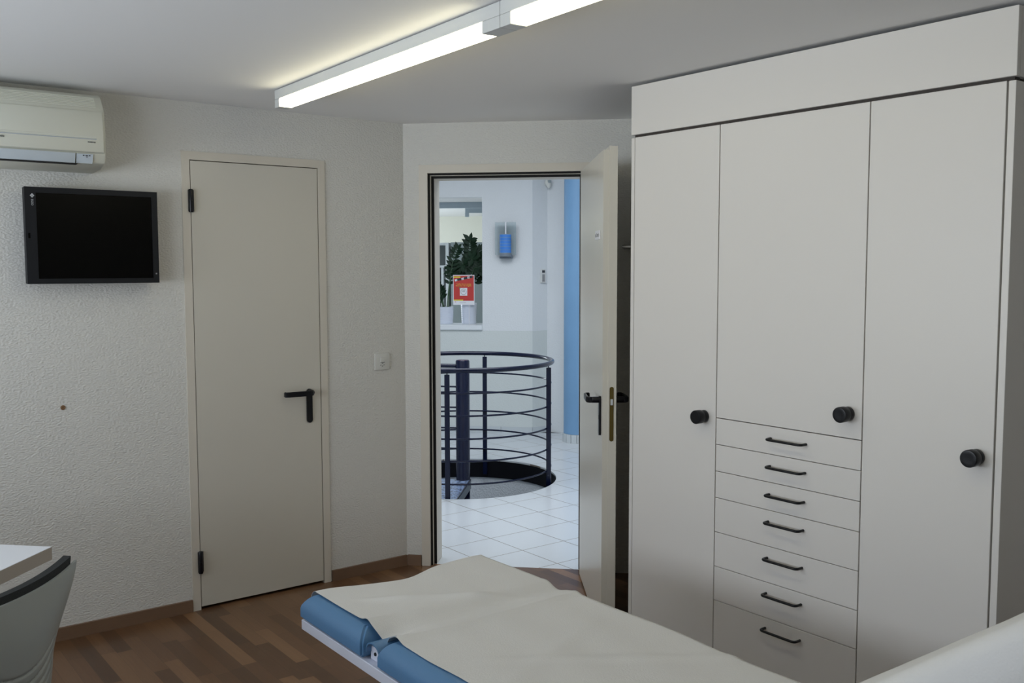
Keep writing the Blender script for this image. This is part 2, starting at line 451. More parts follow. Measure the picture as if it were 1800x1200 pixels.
def knob(parent, x, z):
    prof = [(.0225,0),(.0235,.002),(.0222,.013),(.0200,.0185),(.0200,.0205),(.0252,.023),(.0258,.026),(.0258,.050),(.0242,.0527),(.0205,.0533),(.013,.0528)]
    obj('knob', lathe(prof, 36, axes((x, 0, z), (1,0,0), (0,0,1), (0,-1,0))), 'black', parent, True, 'round black knob')
dl_ = obj('door', bx(XS[0], XS[1]-G, 0, .019, .082, 2.079, .001, 1), 'laminate', wr, label='narrow left wardrobe door')
knob(dl_, .4026, 1.002)
dm = obj('door', bx(XS[1]+G, XS[2]-G, 0, .019, 1.0040, 2.079, .001, 1), 'laminate', wr, label='middle wardrobe door above the drawers')
knob(dm, 1.0151, 1.0845)
dr = obj('door', bx(XS[2]+G, XS[3], 0, .019, .082, 2.079, .001, 1), 'laminate', wr, label='wide right wardrobe door')
knob(dr, 1.4416, 1.0084)
zs = [1.0021, .9028, .8022, .7017, .5711, .4395, .3092, .082]
hz = [0.9594, 0.8604, 0.7592, 0.6607, 0.5291, 0.3996, 0.2718]
def bow(x0, x1, z):
    r = .013; pts = [(x0, 0, z)]
    pts += [(x0, -.0195, z)]
    for k in range(1, 6): a = k/5*PI/2; pts.append((x0 + r - r*math.cos(a), -.0195 - r*math.sin(a), z))
    for k in range(0, 5): a = k/5*PI/2; pts.append((x1 - r + r*math.sin(a), -.0195 - r*math.cos(a), z))
    pts += [(x1, -.0195, z), (x1, 0, z)]
    return tube(pts, (.0047), 10)
names = ['topmost drawer', 'second drawer from the top', 'third drawer from the top', 'middle drawer', 'third drawer from the bottom', 'second drawer from the bottom', 'bottom drawer']
for i in range(7):
    d = obj('drawer', bx(XS[1]+G, XS[2]-G, 0, .019, zs[i+1]+.0012, zs[i]-.0012, .001, 1), 'laminate', wr, label='white '+names[i])
    obj('handle', bow(.7094-.0016*i, .8552-.0013*i, hz[i]), 'black', d, True, 'black bow handle')

# metal rail on the wall in the gap beside the wardrobe
rl = thing('coat_rail', 'short brushed metal rail on the wall between door leaf and wardrobe', 'rail', (.762, .80, 1.665))
obj('rod', tube([(0,0,0),(.66,0,0)], .0125, 20), 'chrome', rl, True)
obj('end_cap', tube([(-.006,0,0),(-.0001,0,0)], .0135, 20), 'dark', rl, True)
for x in (.15, .55): obj('bracket', tube([(x,0.013,0),(x,.05,0)], .007, 12), 'chrome', rl, True)

# ---------------------------------------------------------------- monitor
mo = thing('wall_monitor', 'black flat monitor mounted on the wall under the air conditioner', 'monitor', (.075, -1.528, 1.692))
hw, hh = .2575, .1925
obj('housing', bx(-.03, .006, -hw, hw, -hh, hh, .003, 1), 'bezel', mo)
bm = bmesh.new()
il, ir, ib, it_ = -.216, .2335, -.172, .170
for a in ((-hw,il,-hh,hh),(ir,hw,-hh,hh),(il,ir,it_,hh),(il,ir,-hh,ib)): add_box(bm, .006, .0105, *a)
obj('bezel', bm, 'bezel', mo)
obj('screen', bx(.0062, .0075, il+.0005, ir-.0005, ib+.0005, it_-.0005), 'screen', mo)
bm = bmesh.new(); c = (-.2295, .158)
for p in ([(0,.009),(.004,.0045),(0,0),(-.004,.0045)], [(.0045,.004),(.0085,0),(.0045,-.004),(.0005,0)], [(0,-.0005),(.004,-.005),(0,-.009),(-.004,-.005)], [(-.0045,.004),(-.0005,0),(-.0045,-.004),(-.0085,0)]):
    add_prism(bm, [(c[0]+a, c[1]+b) for a, b in p], 'x', .0106, .0110)
obj('logo', bm, 'silver', mo)
text('brand_lettering', 'EIZO', .012, 'silver', mo, axes((.0106, -.2295, .131), (0,0,-1), (0,1,0), (1,0,0)), fit=(.024,.0075))
obj('ir_window', bx(.0105, .0108, -.249, -.241, -.011, .010), 'screen', mo)
obj('power_button', bx(.0105, .0112, .2425, .2485, -.156, -.150), 'ink', mo)
bm = bmesh.new(); add_box(bm, -.074, -.0705, -.06, .06, -.06, .06); add_box(bm, -.0705, -.03, -.03, .03, -.03, .03)
obj('wall_bracket', bm, 'bezel', mo)

# ---------------------------------------------------------------- air conditioner
ac = thing('air_conditioner', 'off-white wall air conditioner near the ceiling in the corner', 'air conditioner', (0, -1.502, 1.94))
Lc = .80
def ac_prism(poly, a, b, bev=0): return prism(poly, 'y', a, b, bev)
body = [(0,.015),(.12,.022),(.185,.040),(.205,.075),(.208,.16),(.198,.242),(.190,.258),(.152,.306),(.130,.318),(0,.322)]
obj('body', ac_prism(body, -Lc, -.001, .006), 'acplastic', ac, True)
fp = [(.206,.078),(.216,.082),(.219,.13),(.214,.20),(.204,.243),(.197,.243),(.2075,.17),(.2075,.078)]
fpn = obj('front_panel', ac_prism(fp, -Lc+.004, -.012, .002), 'acplastic', ac, True)
obj('panel_groove', prism([(.2178,.129),(.2203,.130),(.2203,.132),(.2178,.133)], 'y', -Lc+.06, -.040), 'acgrey', fpn)
obj('panel_ledge', prism([(.2172,.1335),(.2212,.1345),(.2205,.139),(.2160,.147)], 'y', -Lc+.06, -.040), 'acplastic', fpn)
for k in range(7):
    x = .156+.0052*k; z = .2985-.0066*k
    obj('intake_slat', tube([(x, -Lc+.02, z+.002), (x, -.03, z+.002)], .0022, 6), 'acplastic', ac, True)
obj('louvre_flap', ac_prism([(.196,.0335),(.200,.038),(.2115,.074),(.2045,.074),(.190,.040)], -Lc+.05, -.118, .001), 'acflap', ac, True)
obj('outlet_gap', prism([(.172,.031),(.1995,.0315),(.200,.0355),(.180,.036)], 'y', -Lc+.045, -.110), 'dark', ac)
ip = obj('indicator_panel', prism([(.188,.0395),(.2065,.0735),(.2095,.0725),(.193,.037)], 'y', -.113, -.052), 'acflap', ac)
bm = bmesh.new()
for y, w in ((-.090,.006),(-.080,.009),(-.068,.006)): add_box(bm, .2062, .2079, y, y+w, .065, .070)
add_box(bm, .2045, .2062, -.078, -.072, .060, .063)
obj('indicator_marks', bm, 'inkdk', ip)
text('inverter_lettering', 'INVERTER', .01, 'inkdk', fpn, axes((.2205, -.058, .119), (0,1,0), (0,0,1), (1,0,0)), fit=(.030,.005))
text('brand_lettering', 'Panasonic', .012, 'inkdk', fpn, axes((.2205, -.400, .1195), (0,1,0), (0,0,1), (1,0,0)), fit=(.062,.0095))

# ---------------------------------------------------------------- switch and small wall fittings
sw = thing('light_switch', 'white square light switch with socket right of the closed door', 'switch', (0, -.140, 1.086))
obj('plate', bx(0, .009, -.043, .043, -.043, .043, .003, 2), 'white', sw, True)
obj('rocker', bx(.009, .0125, -.012, .013, -.004, .022, .001, 1), 'white', sw)
bm = bmesh.new()
for y, z in ((.0005,-.0095),(-.0095,-.0185),(.0095,-.0185),(.0005,-.0235)): add_box(bm, .0091, .0096, y-.003, y+.003, z-.0015, z+.0015)
add_box(bm, .0091, .0096, -.012, .013, -.0062, -.0046)
obj('socket_holes', bm, 'dark', sw)
o = obj('wall_plug', lathe([(.0095,0),(.010,.001),(.009,.004),(.0045,.0045),(.004,.002)], 20, axes((0,0,0), (0,1,0), (0,0,1), (1,0,0))), 'brown', None, True)
o.location = (.0003, -1.655, .984); tag(o, 'small brown plug set in the plaster below the monitor', 'wall plug')

# ---------------------------------------------------------------- ceiling lights
LA = math.radians(-2.0)
def lamp(name, label, x, y, length, l_end, r_end):
    t = thing(name, label, 'ceiling light', (x, y, H-.003), LA, 'linear ceiling lights in one row')
    obj('housing', bx(0, length, 0, .058, -.038, 0, .001, 1), 'housing', t)
    obj('shadow_gap_strip', bx(.02, length-.02, .01, .048, .0, .003), 'dark', t)  # dark strip painting the shadow line between housing and ceiling
    obj('end_cap', bx(0, l_end, 0, .058, -.072, -.0385, .001, 1), 'housing', t)
    obj('end_cap', bx(length-r_end, length, 0, .058, -.072, -.0385, .001, 1), 'housing', t)
    obj('diffuser', bx(l_end+.0005, length-r_end-.0005, .001, .057, -.071, -.0386, .004, 2), 'diffuser', t, True)
L1 = 1.632
lamp('linear_ceiling_light', 'left one of the two glowing linear ceiling lights, its whole diffuser in view', .493, -.908, L1, .045, .088)
lx, ly = .493+(L1+.002)*math.cos(LA), -.908+(L1+.002)*math.sin(LA)
lamp('linear_ceiling_light', 'right one of the two glowing linear ceiling lights, cut off by the top edge', lx, ly, L1, .050, .045)

# ---------------------------------------------------------------- treatment couch
cb = thing('treatment_couch', 'treatment couch with blue vinyl cushions on a white steel frame', 'couch', (1.57, -.99, 0))
yN, yF = -.345, .366
def scoop(y):      # shallow cut-out in the middle of the foot end
    v = (y+.300)/.635
    return .075*math.exp(-((v-.43)/.24)**2)
def cushion(x0, x1, z0=.476, z1=.552, cut=False):
    bm = bmesh.new(); add_box(bm, x0, x1, yN, yF, z0, z1)
    top = [e for e in bm.edges if all(v.co.z > z1-.001 for v in e.verts)]
    bmesh.ops.bevel(bm, geom=top, offset=.043, segments=6, affect='EDGES', profile=.42)
    es = [e for e in bm.edges if e.calc_face_angle(0) > .6]
    bmesh.ops.bevel(bm, geom=es, offset=.007, segments=2, affect='EDGES')
    if cut:
        for k in range(1, 28):
            bmesh.ops.bisect_plane(bm, geom=bm.verts[:]+bm.edges[:]+bm.faces[:], plane_co=(0, yN+.035+(yF-yN-.07)*k/28, 0), plane_no=(0,1,0))
        for v in bm.verts: v.co.x += scoop(v.co.y)*max(0, 1-(v.co.x-x0)/.30)
    return bm
obj('foot_cushion', cushion(.0, .397, cut=True), 'blue', cb, True)
obj('seat_cushion', cushion(.482, 1.405), 'blue', cb, True)
# raised backrest: built flat, then tilted
tilt = math.radians(-37.3); piv = Vector((1.445, 0, .552))
TM = Matrix.Translation(piv) @ Matrix.Rotation(tilt, 4, 'Y') @ Matrix.Translation(-piv)
bk = obj('back_cushion', cushion(1.475, 2.50), 'blue', cb, True); bk.data.transform(TM)
bkf = obj('back_frame', bx(1.50, 2.46, yN+.02, yF-.02, .445, .474, .003, 1), 'metalwhite', cb); bkf.data.transform(TM)
bm = bmesh.new()
for y0, y1 in ((yN+.006, yN+.046), (yF-.046, yF-.006)): add_box(bm, 0, 1.42, y0, y1, .438, .470)
add_box(bm, 0, .04, yN+.046, yF-.046, .438, .470); add_box(bm, .60, .64, yN+.046, yF-.046, .438, .470); add_box(bm, 1.38, 1.42, yN+.046, yF-.046, .438, .470)
bmesh.ops.bevel(bm, geom=bm.edges[:], offset=.002, segments=1, affect='EDGES')
obj('frame', bm, 'metalwhite', cb)
bm = bmesh.new(); add_box(bm, .07, .390, yN+.06, yF-.06, .4705, .4755); add_box(bm, .49, 1.40, yN+.06, yF-.06, .4705, .4755)
obj('cushion_board', bm, 'metalwhite', cb)
bm = bmesh.new(); add_box(bm, .62, 1.20, -.20, .20, .36, .4375); add_box(bm, .72, 1.10, -.14, .14, .06, .36)
bmesh.ops.bevel(bm, geom=bm.edges[:], offset=.01, segments=2, affect='EDGES')
obj('lifting_column', bm, 'metalwhite', cb, True)
obj('base', bx(.38, 1.50, -.28, .28, .03, .0599, .008, 2), 'metalwhite', cb, True)
for x in (.43, 1.45):
    for y in (-.24, .24): obj('foot', lathe([(.025,0),(.025,.010),(.012,.014),(.012,.031)], 16, Matrix.Translation((x, y, 0))), 'black', cb, True)
# hinge bracket and vinyl strap in the gap, both sides
for sgn, yy in ((1, yN+.028), (-1, yF-.028)):
    y0, y1 = sorted((yy, yy+sgn*.004))
    br = obj('hinge_bracket', bx(.402, .452, y0, y1, .471, .510, .0008, 1), 'metalwhite', cb)
    obj('bolt', tube([(.430, yy-sgn*.003, .492), (.430, yy, .492)], .005, 12), 'dark', br)
    # strap
    bm = bmesh.new(); sp = []
    for k in range(13):
        a = PI*(1-k/12); sp.append((.440+.036*math.cos(a), .502+.026*math.sin(a)))
    sp = [(.404,.494)] + sp + [(.476,.480)]
    yA, yB = (yN+.012, yN+.095) if sgn > 0 else (yF-.095, yF-.012)
    rows = []
    for i, (x, z) in enumerate(sp):
        pa = sp[max(i-1,0)]; pb = sp[min(i+1,len(sp)-1)]; tx, tz = pb[0]-pa[0], pb[1]-pa[1]; l = math.hypot(tx, tz); nx, nz = -tz/l*.002, tx/l*.002
        rows.append([bm.verts.new(q) for q in ((x+nx,yA,z+nz),(x+nx,yB,z+nz),(x-nx,yB,z-nz),(x-nx,yA,z-nz))])
    for A, B in zip(rows, rows[1:]):
        for k in range(4): bm.faces.new([A[k], A[(k+1)%4], B[(k+1)%4], B[k]])
    bm.faces.new(rows[0]); bm.faces.new(rows[-1][::-1])
    obj('strap', bm, 'blue', cb, True)

# paper sheet lying on the couch
def sm(a, b, t):
    t = max(0, min(1, (t-a)/(b-a))); return t*t*(3-2*t)
def paper_pt(u, v, d=0):
    """u: metres along the couch from the foot end, v: 0 near edge .. 1 far edge (couch-local)"""
    e0, e1 = -.303, .337
    near = math.exp(-(v/.13)**2)
    gap = math.exp(-((u-.438)/.034)**2)*near + math.exp(-((u-.436)/.042)**2)*(1-near); gapw = math.exp(-((u-.45)/.075)**2)
    y = e0 + (e1-e0)*v
    y += (.003*math.sin(u*9)+.002*math.sin(u*23+1))*near*(1 if u > .6 else .3)
    y -= .004*math.sin(u*11+1)*math.exp(-((1-v)/.1)**2)
    y += .016*gap*near
    wr = .0012*math.sin(7*u+3*v)+.0008*math.sin(17*u-9*v+1)+.0009*math.sin(22*v+5*u)
    wr += .012*math.exp(-((u-.13-.40*v)/.022)**2)*sm(.05,.3,v)*sm(.95,.5,v)
    wr += .004*math.exp(-((u-.70-.45*v)/.03)**2)*sm(.1,.4,v)
    wr += .003*math.exp(-((u-.95+.25*v)/.03)**2)*sm(1,.5,v)
    wr += .006*math.exp(-((u-.53)/.02)**2) + .005*math.exp(-((u-.355-.03*v)/.03)**2)
    h = max(0, wr+.0015)+.0018
    drop = 0
    if d > 0:          # the sheet hangs over the near side of the backrest
        h += .002*math.sin(19*u+14*d)*min(1, d*8)
        if d < .012: y -= d
        elif d < .067: th = (d-.012)/.035; y -= .012+.037*math.sin(th); drop = .035*(1-math.cos(th))
        else: y -= .049+.012*math.sin(13*u)*min(1, (d-.067)*4)*.5+.006; drop = .035+d-.067
    cut = scoop(y)*max(0, 1-u/.30)
    z = .5525 + h*(1-.3*gap) + .006*max(math.exp(-((u-.36)/.02)**2), math.exp(-((u-.515)/.02)**2))*near - (.013+.022*near)*gap
    x = u
    if u < .032:       # over the rounded foot end
        th = min(1.5, (.032-u)/.034); r = .034+h
        x = .032 - r*math.sin(th); z = .5205 + r*math.cos(th)
    x += cut
    x0_, r = 1.345, .30
    if x > x0_:        # up the raised backrest
        s = x-x0_; a = -tilt; arc = r*a; h0 = z-.5545
        th = min(s/r, a); q = max(0, s-arc)
        px = x0_+r*math.sin(th)+q*math.cos(a); pz = .5545+r*(1-math.cos(th))+q*math.sin(a)
        lift = h0 + .004*min(1, s/.2) - drop
        drop = 0
        x, z = px-math.sin(th)*lift, pz+math.cos(th)*lift
    return (x, y, z-drop)
bm = bmesh.new(); NU, NV = 350, 70; U1 = 2.53
g_ = [[bm.verts.new(paper_pt(-.018+(U1+.018)*i/NU, j/NV)) for j in range(NV+1)] for i in range(NU+1)]
def hang(u): return .001 + .32*sm(.95, 1.3, u)
for i in range(NU+1):
    u_ = -.018+(U1+.018)*i/NU
    g_[i] = [bm.verts.new(paper_pt(u_, 0, hang(u_)*(1-k/24))) for k in range(24)] + g_[i]
NV += 24
for i in range(NU):
    for j in range(NV): bm.faces.new([g_[i][j], g_[i+1][j], g_[i+1][j+1], g_[i][j+1]])
pp = obj('paper_sheet', bm, 'paper', None, True); pp.location = (1.57, -.99, 0)
md = pp.modifiers.new('thickness', 'SOLIDIFY'); md.thickness = .0008; md.offset = 1
tag(pp, 'crumpled off-white paper cover spread over the blue couch', 'paper cover')

# ---------------------------------------------------------------- desk
ds = thing('desk', 'white desk with taupe edge at the left edge of the photo', 'desk', (1.25, -1.969, 0), math.radians(-45.5))
# local x runs along the front edge (towards the camera), local y is out of the desk's front
obj('desk_top', bx(0, 1.30, -.75, -.0006, .7025, .74, .0004, 1), 'deskedge', ds)
obj('worktop_surface', bx(.0004, 1.2996, -.7496, -.001, .7401, .7412), 'desk', ds)
for x, y in ((.20,-.10),(1.24,-.10),(.06,-.69),(1.24,-.69)):
    lg = obj('leg', tube([(x,y,0),(x,y,.7024)], .02, 20), 'chrome', ds, True)

# ---------------------------------------------------------------- office chair
ch = thing('office_chair', 'office chair with grey plastic back shell and black pad at the desk', 'chair', (1.913, -2.357, 0), math.radians(128.5))
def sh_w(v):      # half width over height
    return .116 + .012*sm(0,.3,v) + .110*sm(.50,1.12,v)+.012*v
def shell_pt(u, v, off=0):
    z = .50 + .378*v
    z -= .012*(1-abs(u)**2.2)*sm(.6,1,v)
    y = -.215 - .045*math.sin(v*2.2) + .040*u*u + .02*v
    x = u*sh_w(v)
    if off == 0 and .06 < v < .70:
        q = v-.14*u*u
        k = math.sin(q*2*PI/.066); y += .0040*max(0, k)**3*sm(.90,.80,abs(u))*sm(.56,.54,q)
    return (x, y+off, z)
def sheet(n_u, n_v, f, th):
    bm = bmesh.new()
    A = [[bm.verts.new(f(-1+2*i/n_u, j/n_v)) for j in range(n_v+1)] for i in range(n_u+1)]
    B = [[bm.verts.new(Vector(f(-1+2*i/n_u, j/n_v))+Vector((0,th,0))) for j in range(n_v+1)] for i in range(n_u+1)]
    for i in range(n_u):
        for j in range(n_v):
            bm.faces.new([A[i][j],A[i+1][j],A[i+1][j+1],A[i][j+1]]); bm.faces.new([B[i][j],B[i][j+1],B[i+1][j+1],B[i+1][j]])
    for j in range(n_v):
        bm.faces.new([A[0][j],A[0][j+1],B[0][j+1],B[0][j]]); bm.faces.new([A[n_u][j],B[n_u][j],B[n_u][j+1],A[n_u][j+1]])
    for i in range(n_u):
        bm.faces.new([A[i][0],B[i][0],B[i+1][0],A[i+1][0]]); bm.faces.new([A[i][n_v],A[i+1][n_v],B[i+1][n_v],B[i][n_v]])
    return bm
sh = obj('back_shell', sheet(48, 150, shell_pt, .007), 'shell', ch, True)
def pad_pt(u, v):
    x, y, z = shell_pt(u*.93, .06+.955*v, .0085)
    return (x, y, z+.010*sm(.9,1,v))
pd = sheet(40, 40, pad_pt, .020)
obj('back_pad', pd, 'pad', ch, True)
obj('seat_shell', bx(-.22, .22, -.18, .24, .435, .450, .006, 2), 'shell', ch, True)
obj('seat_pad', bx(-.225, .225, -.165, .25, .4505, .495, .018, 4), 'pad', ch, True)
bm = bmesh.new()
add_tube(bm, [(0,-.05,.43),(0,-.20,.43),(0,-.255,.47),(0,-.262,.55)], .018, 12)
obj('back_bracket', bm, 'black', ch, True)
obj('gas_column', lathe([(.028,.09),(.028,.26),(.018,.262),(.018,.434)], 20), 'chrome', ch, True)
for k in range(5):
    a = 2*PI*k/5+.3; c, s = math.cos(a), math.sin(a)
    obj('base_arm', tube([(.02*c,.02*s,.115),(.16*c,.16*s,.10),(.29*c,.29*s,.075)], [.022,.018,.013], 10), 'black', ch, True)
    bm = bmesh.new()
    for d in (-1, 1):
        q = Vector((.29*c, .29*s, .026)) + Vector((-s, c, 0))*d*.012
        add_tube(bm, [q - Vector((-s,c,0))*.007, q + Vector((-s,c,0))*.007], .026, 16)
    add_tube(bm, [(.29*c,.29*s,.03),(.29*c,.29*s,.076)], .006, 8)
    obj('caster', bm, 'black', ch, True)

# ---------------------------------------------------------------- the hall outside
def DP(s, o, z=0):
    x, y = door_pt(s, o); return (x, y, z)
OW = 5.78*math.cos(A45)          # distance of the far hall wall from the angled wall plane (4.087)
SC = (-1.5784, 1.4427); SR = .696
# hall floor with the round stair opening
outer = [Vector(DP(-3.6,.03)[:2]), Vector(DP(3.2,.03)[:2]), Vector(DP(3.2,OW+.05)[:2]), Vector(DP(-3.6,OW+.05)[:2])]
angs = sorted(set([2*PI*k/96 for k in range(96)] + [math.atan2(p.y-SC[1], p.x-SC[0]) % (2*PI) for p in outer]))
def hit(a):
    d = Vector((math.cos(a), math.sin(a))); best = None
    for i in range(4):
        p, q = outer[i], outer[(i+1) % 4]; e = q-p; den = d.x*e.y-d.y*e.x
        if abs(den) < 1e-9: continue
        w_ = p-Vector(SC); t = (w_.x*e.y-w_.y*e.x)/den; s = (w_.x*d.y-w_.y*d.x)/den
        if t > 0 and -1e-6 <= s <= 1+1e-6 and (best is None or t < best): best = t
    return best
bm = bmesh.new(); R1, R2, R1b, R2b = [], [], [], []
for a in angs:
    c, s = math.cos(a), math.sin(a); t = hit(a)
    R1.append(bm.verts.new((SC[0]+SR*c, SC[1]+SR*s, 0))); R2.append(bm.verts.new((SC[0]+t*c, SC[1]+t*s, 0)))
    R1b.append(bm.verts.new((SC[0]+SR*c, SC[1]+SR*s, -.012))); R2b.append(bm.verts.new((SC[0]+t*c, SC[1]+t*s, -.012)))
n = len(angs)
for i in range(n):
    j = (i+1) % n
    bm.faces.new([R1[i],R2[i],R2[j],R1[j]]); bm.faces.new([R1b[i],R1b[j],R2b[j],R2b[i]])
    bm.faces.new([R1[i],R1[j],R1b[j],R1b[i]]); bm.faces.new([R2[i],R2b[i],R2b[j],R2[j]])
struct('floor', bm, 'tiles', 'white square-tiled hall floor beyond the open doorway', 'floor')
# plastered stair shaft and lower floor
def ring(r0, r1, z0, z1, seg=96):
    bm = bmesh.new(); V = [[bm.verts.new((r*math.cos(2*PI*k/seg), r*math.sin(2*PI*k/seg), z)) for k in range(seg)] for r, z in ((r0,z0),(r1,z0),(r1,z1),(r0,z1))]
    for q in range(4):
        A, B = V[q], V[(q+1) % 4]
        for k in range(seg): bm.faces.new([A[k], A[(k+1)%seg], B[(k+1)%seg], B[k]])
    return bm
o = struct('wall_shaft', ring(SR+.006, SR+.10, -2.6, -.125), 'stucco', 'rough grey plaster of the round stair shaft below the hall floor', 'wall', True, loc=(SC[0], SC[1], 0))
bm = lathe([(.9,-2.65),(.9,-2.6)], 48); o = struct('floor', bm, 'tiles', 'tiled lower floor at the foot of the spiral stair', 'floor', loc=(SC[0], SC[1], 0))

st = thing('spiral_staircase', 'navy blue spiral staircase with round guard rail beyond the doorway', 'staircase', (SC[0], SC[1], 0))
obj('stair_opening_ring', ring(SR-.004, SR+.004, -.15, -.0125), 'navydark', st, True)
obj('central_pole', lathe([(.0515,-2.6),(.0515,.872),(.046,.880),(.02,.882)], 32), 'navy', st, True)
circ = lambda r, z, n=96: [(r*math.cos(2*PI*k/n), r*math.sin(2*PI*k/n), z) for k in range(n)]
obj('handrail', tube(circ(.665, .872), .0165, 12, True), 'navy', st, True)
for z in (.715, .560, .403, .249, .092):
    obj('rail', tube(circ(.655, z), .0065, 8, True), 'navy', st, True)
for a in (-43.5, 33.6, 130, 208):
    a = math.radians(a); c, s = math.cos(a), math.sin(a)
    bm = bmesh.new()
    add_box(bm, -.006, .006, -.0175, .0175, -.12, .845)
    bmesh.ops.bevel(bm, geom=bm.edges[:], offset=.002, segments=2, affect='EDGES')
    bmesh.ops.rotate(bm, verts=bm.verts[:], cent=(0,0,0), matrix=Matrix.Rotation(a if abs(math.degrees(a)-33.6) > 1 else math.radians(130), 3, 'Z'))
    bmesh.ops.translate(bm, verts=bm.verts[:], vec=(.668*c, .668*s, 0))
    add_tube(bm, [(.668*c,.668*s,.84),(.665*c,.665*s,.86)], .004, 8)
    obj('post', bm, 'navy', st, True)
a = math.radians(222); c, s = math.cos(a), math.sin(a)
for z, r in ((.835,.015),(.68,.0065),(.525,.0065),(.37,.0065),(.215,.0065)):
    obj('landing_rail', tube([(.05*c,.05*s,z),(.64*c,.64*s,z)], r, 10), 'navy', st, True)
def sector(a0, a1, r0, r1, z0, z1, n=14):
    bm = bmesh.new(); P_ = [(r1*math.cos(math.radians(a0+(a1-a0)*k/n)), r1*math.sin(math.radians(a0+(a1-a0)*k/n))) for k in range(n+1)]
    Q = [(r0*math.cos(math.radians(a1+(a0-a1)*k/n)), r0*math.sin(math.radians(a1+(a0-a1)*k/n))) for k in range(n+1)]
    add_prism(bm, P_+Q, 'z', z0, z1); return bm
e = math.radians(-43.5); c, s = math.cos(e), math.sin(e)
ep = lambda t, q: (t*c-q*s, t*s+q*c)          # t along the plate's free edge, q across it
bm = bmesh.new(); n = 16
pl_ = [(.685*math.cos(math.radians(-138+94.5*k/n)), .685*math.sin(math.radians(-138+94.5*k/n))) for k in range(n+1)] + [ep(.682, .055), ep(0, .055), (-.03, -.03)]
add_prism(bm, pl_, 'z', -.030, -.018)
ld = obj('landing_plate', bm, 'grating', st)
A_, B_ = ep(.0, .055), ep(.676, .055)
obj('plate_edge', tube([(A_[0],A_[1],-.019),(B_[0],B_[1],-.019)], .006, 8), 'navy', ld, True)
bm = bmesh.new(); add_prism(bm, [ep(.0,.0555), ep(.672,.0555), ep(.672,.0595), ep(.0,.0595)], 'z', -.085, -.024)
obj('plate_skirt', bm, 'platesteel', ld)
for k in range(6):
    obj('tread', sector(-140-28*k-27, -140-28*k, .053, .66, -.19*(k+1)-.02, -.19*(k+1)), 'grating', st)

# hall walls (local frame turned 45 degrees like the angled wall)
def hall(name, bm, m, lab, cat='wall'): return struct(name, bm, m, lab, cat, rotz=A45)
cA = .207                                   # corner between the lamp wall and the thermostat wall
OX0, OX1, OZ0, OZ1 = -1.45, -.2665, 1.0, 2.222
HC = 2.9; ZD = .972                         # hall ceiling, top of the painted dado
bm = bmesh.new()
def wallA(bm, z0, z1):
    if z1 <= OZ0 or z0 >= OZ1: add_box(bm, -3.6, cA, OW, OW+.15, z0, z1)
    else:
        add_box(bm, -3.6, OX0, OW, OW+.15, z0, z1); add_box(bm, OX1, cA, OW, OW+.15, z0, z1)
wallA(bm, ZD, OZ0); wallA(bm, OZ0, OZ1); wallA(bm, OZ1, HC)
hall('wall_hall_far', bm, 'hallwall', 'pale blue-white far hall wall with the blue wall lamp')
bm = bmesh.new(); add_box(bm, -3.6, cA, OW, OW+.15, 0, ZD)
hall('wall_hall_dado', bm, 'hallwains', 'darker painted lower part of the far hall wall')
cx0, cy0 = DP(cA, OW)[:2]
B1 = (cx0+.010, cy0+.172)                   # facet running away from the corner
bm = bmesh.new()
add_prism(bm, [(cx0,cy0),B1,(B1[0]-.15,B1[1]+.1),(cx0-.1,cy0+.02)], 'z', 0, ZD)
struct('wall_hall_facet', bm, 'hallwains', 'narrow hall wall facet below the thermostat', 'wall')
bm = bmesh.new(); add_prism(bm, [(cx0,cy0),B1,(B1[0]-.15,B1[1]+.1),(cx0-.1,cy0+.02)], 'z', ZD, HC)
struct('wall_hall_facet', bm, 'hallwall', 'narrow hall wall facet carrying the thermostat', 'wall')
bm = bmesh.new(); add_prism(bm, [B1,(B1[0]+3.1,B1[1]+1.1),(B1[0]+3.1,B1[1]+1.25),(B1[0]-.15,B1[1]+.1)], 'z', 0, HC)
struct('wall_hall_right', bm, 'hallwall', 'white hall wall behind the light blue pillar', 'wall')
hall('wall_hall_end', bx(-3.75, -3.6, .03, OW+.15, 0, HC), 'hallwall', 'left end wall of the hall, out of sight')
hall('wall_hall_end', bx(3.2, 3.35, -.3, OW+.15, 0, HC), 'hallwall', 'right end wall of the hall, out of sight')
bm = bmesh.new(); add_box(bm, -3.6, -.24, .03, .17, 0, HC); add_box(bm, -.24, 1.26, .152, .17, 2.3, HC); add_box(bm, 1.27, 3.2, .03, .17, 0, HC)
hall('wall_hall_near', bm, 'hallwall', 'near hall wall beside and above the doorway')
# skylight opening in the hall ceiling
SKX0, SKX1, SKY0, SKY1 = -1.1, 1.3, .45, 2.5
bm = bmesh.new()
add_box(bm, -3.75, SKX0, .03, OW+.8, HC, HC+.1); add_box(bm, SKX1, 3.35, .03, OW+.8, HC, HC+.1)
add_box(bm, SKX0, SKX1, .03, SKY0, HC, HC+.1); add_box(bm, SKX0, SKX1, SKY1, OW+.8, HC, HC+.1)
hall('ceiling', bm, 'ceiling', 'hall ceiling around the skylight over the spiral stair', 'ceiling')
# tiled skirting along the hall walls
bm = bmesh.new()
x = cA
while x > -3.3:
    add_box(bm, x-.2985, x-.0015, OW-.009, OW, 0, .062); x -= .30
hall('baseboard_hall', bm, 'coltile', 'grey tiled skirting along the far hall wall', 'skirting board')
bm = bmesh.new(); add_prism(bm, [(cx0+.008,cy0-.002),(B1[0]+.009,B1[1]-.002),(B1[0],B1[1]),(cx0,cy0)], 'z', 0, .062)
struct('baseboard_facet', bm, 'coltile', 'short tiled skirting below the thermostat', 'skirting board')
# sill of the wall opening
sl = hall('trim_1', bx(OX0, OX1+.0, OW-.025, OW+.37, .978, 1.022, .003, 1), 'shelfwhite', 'white sill of the hall wall opening holding two plant pots', 'sill')

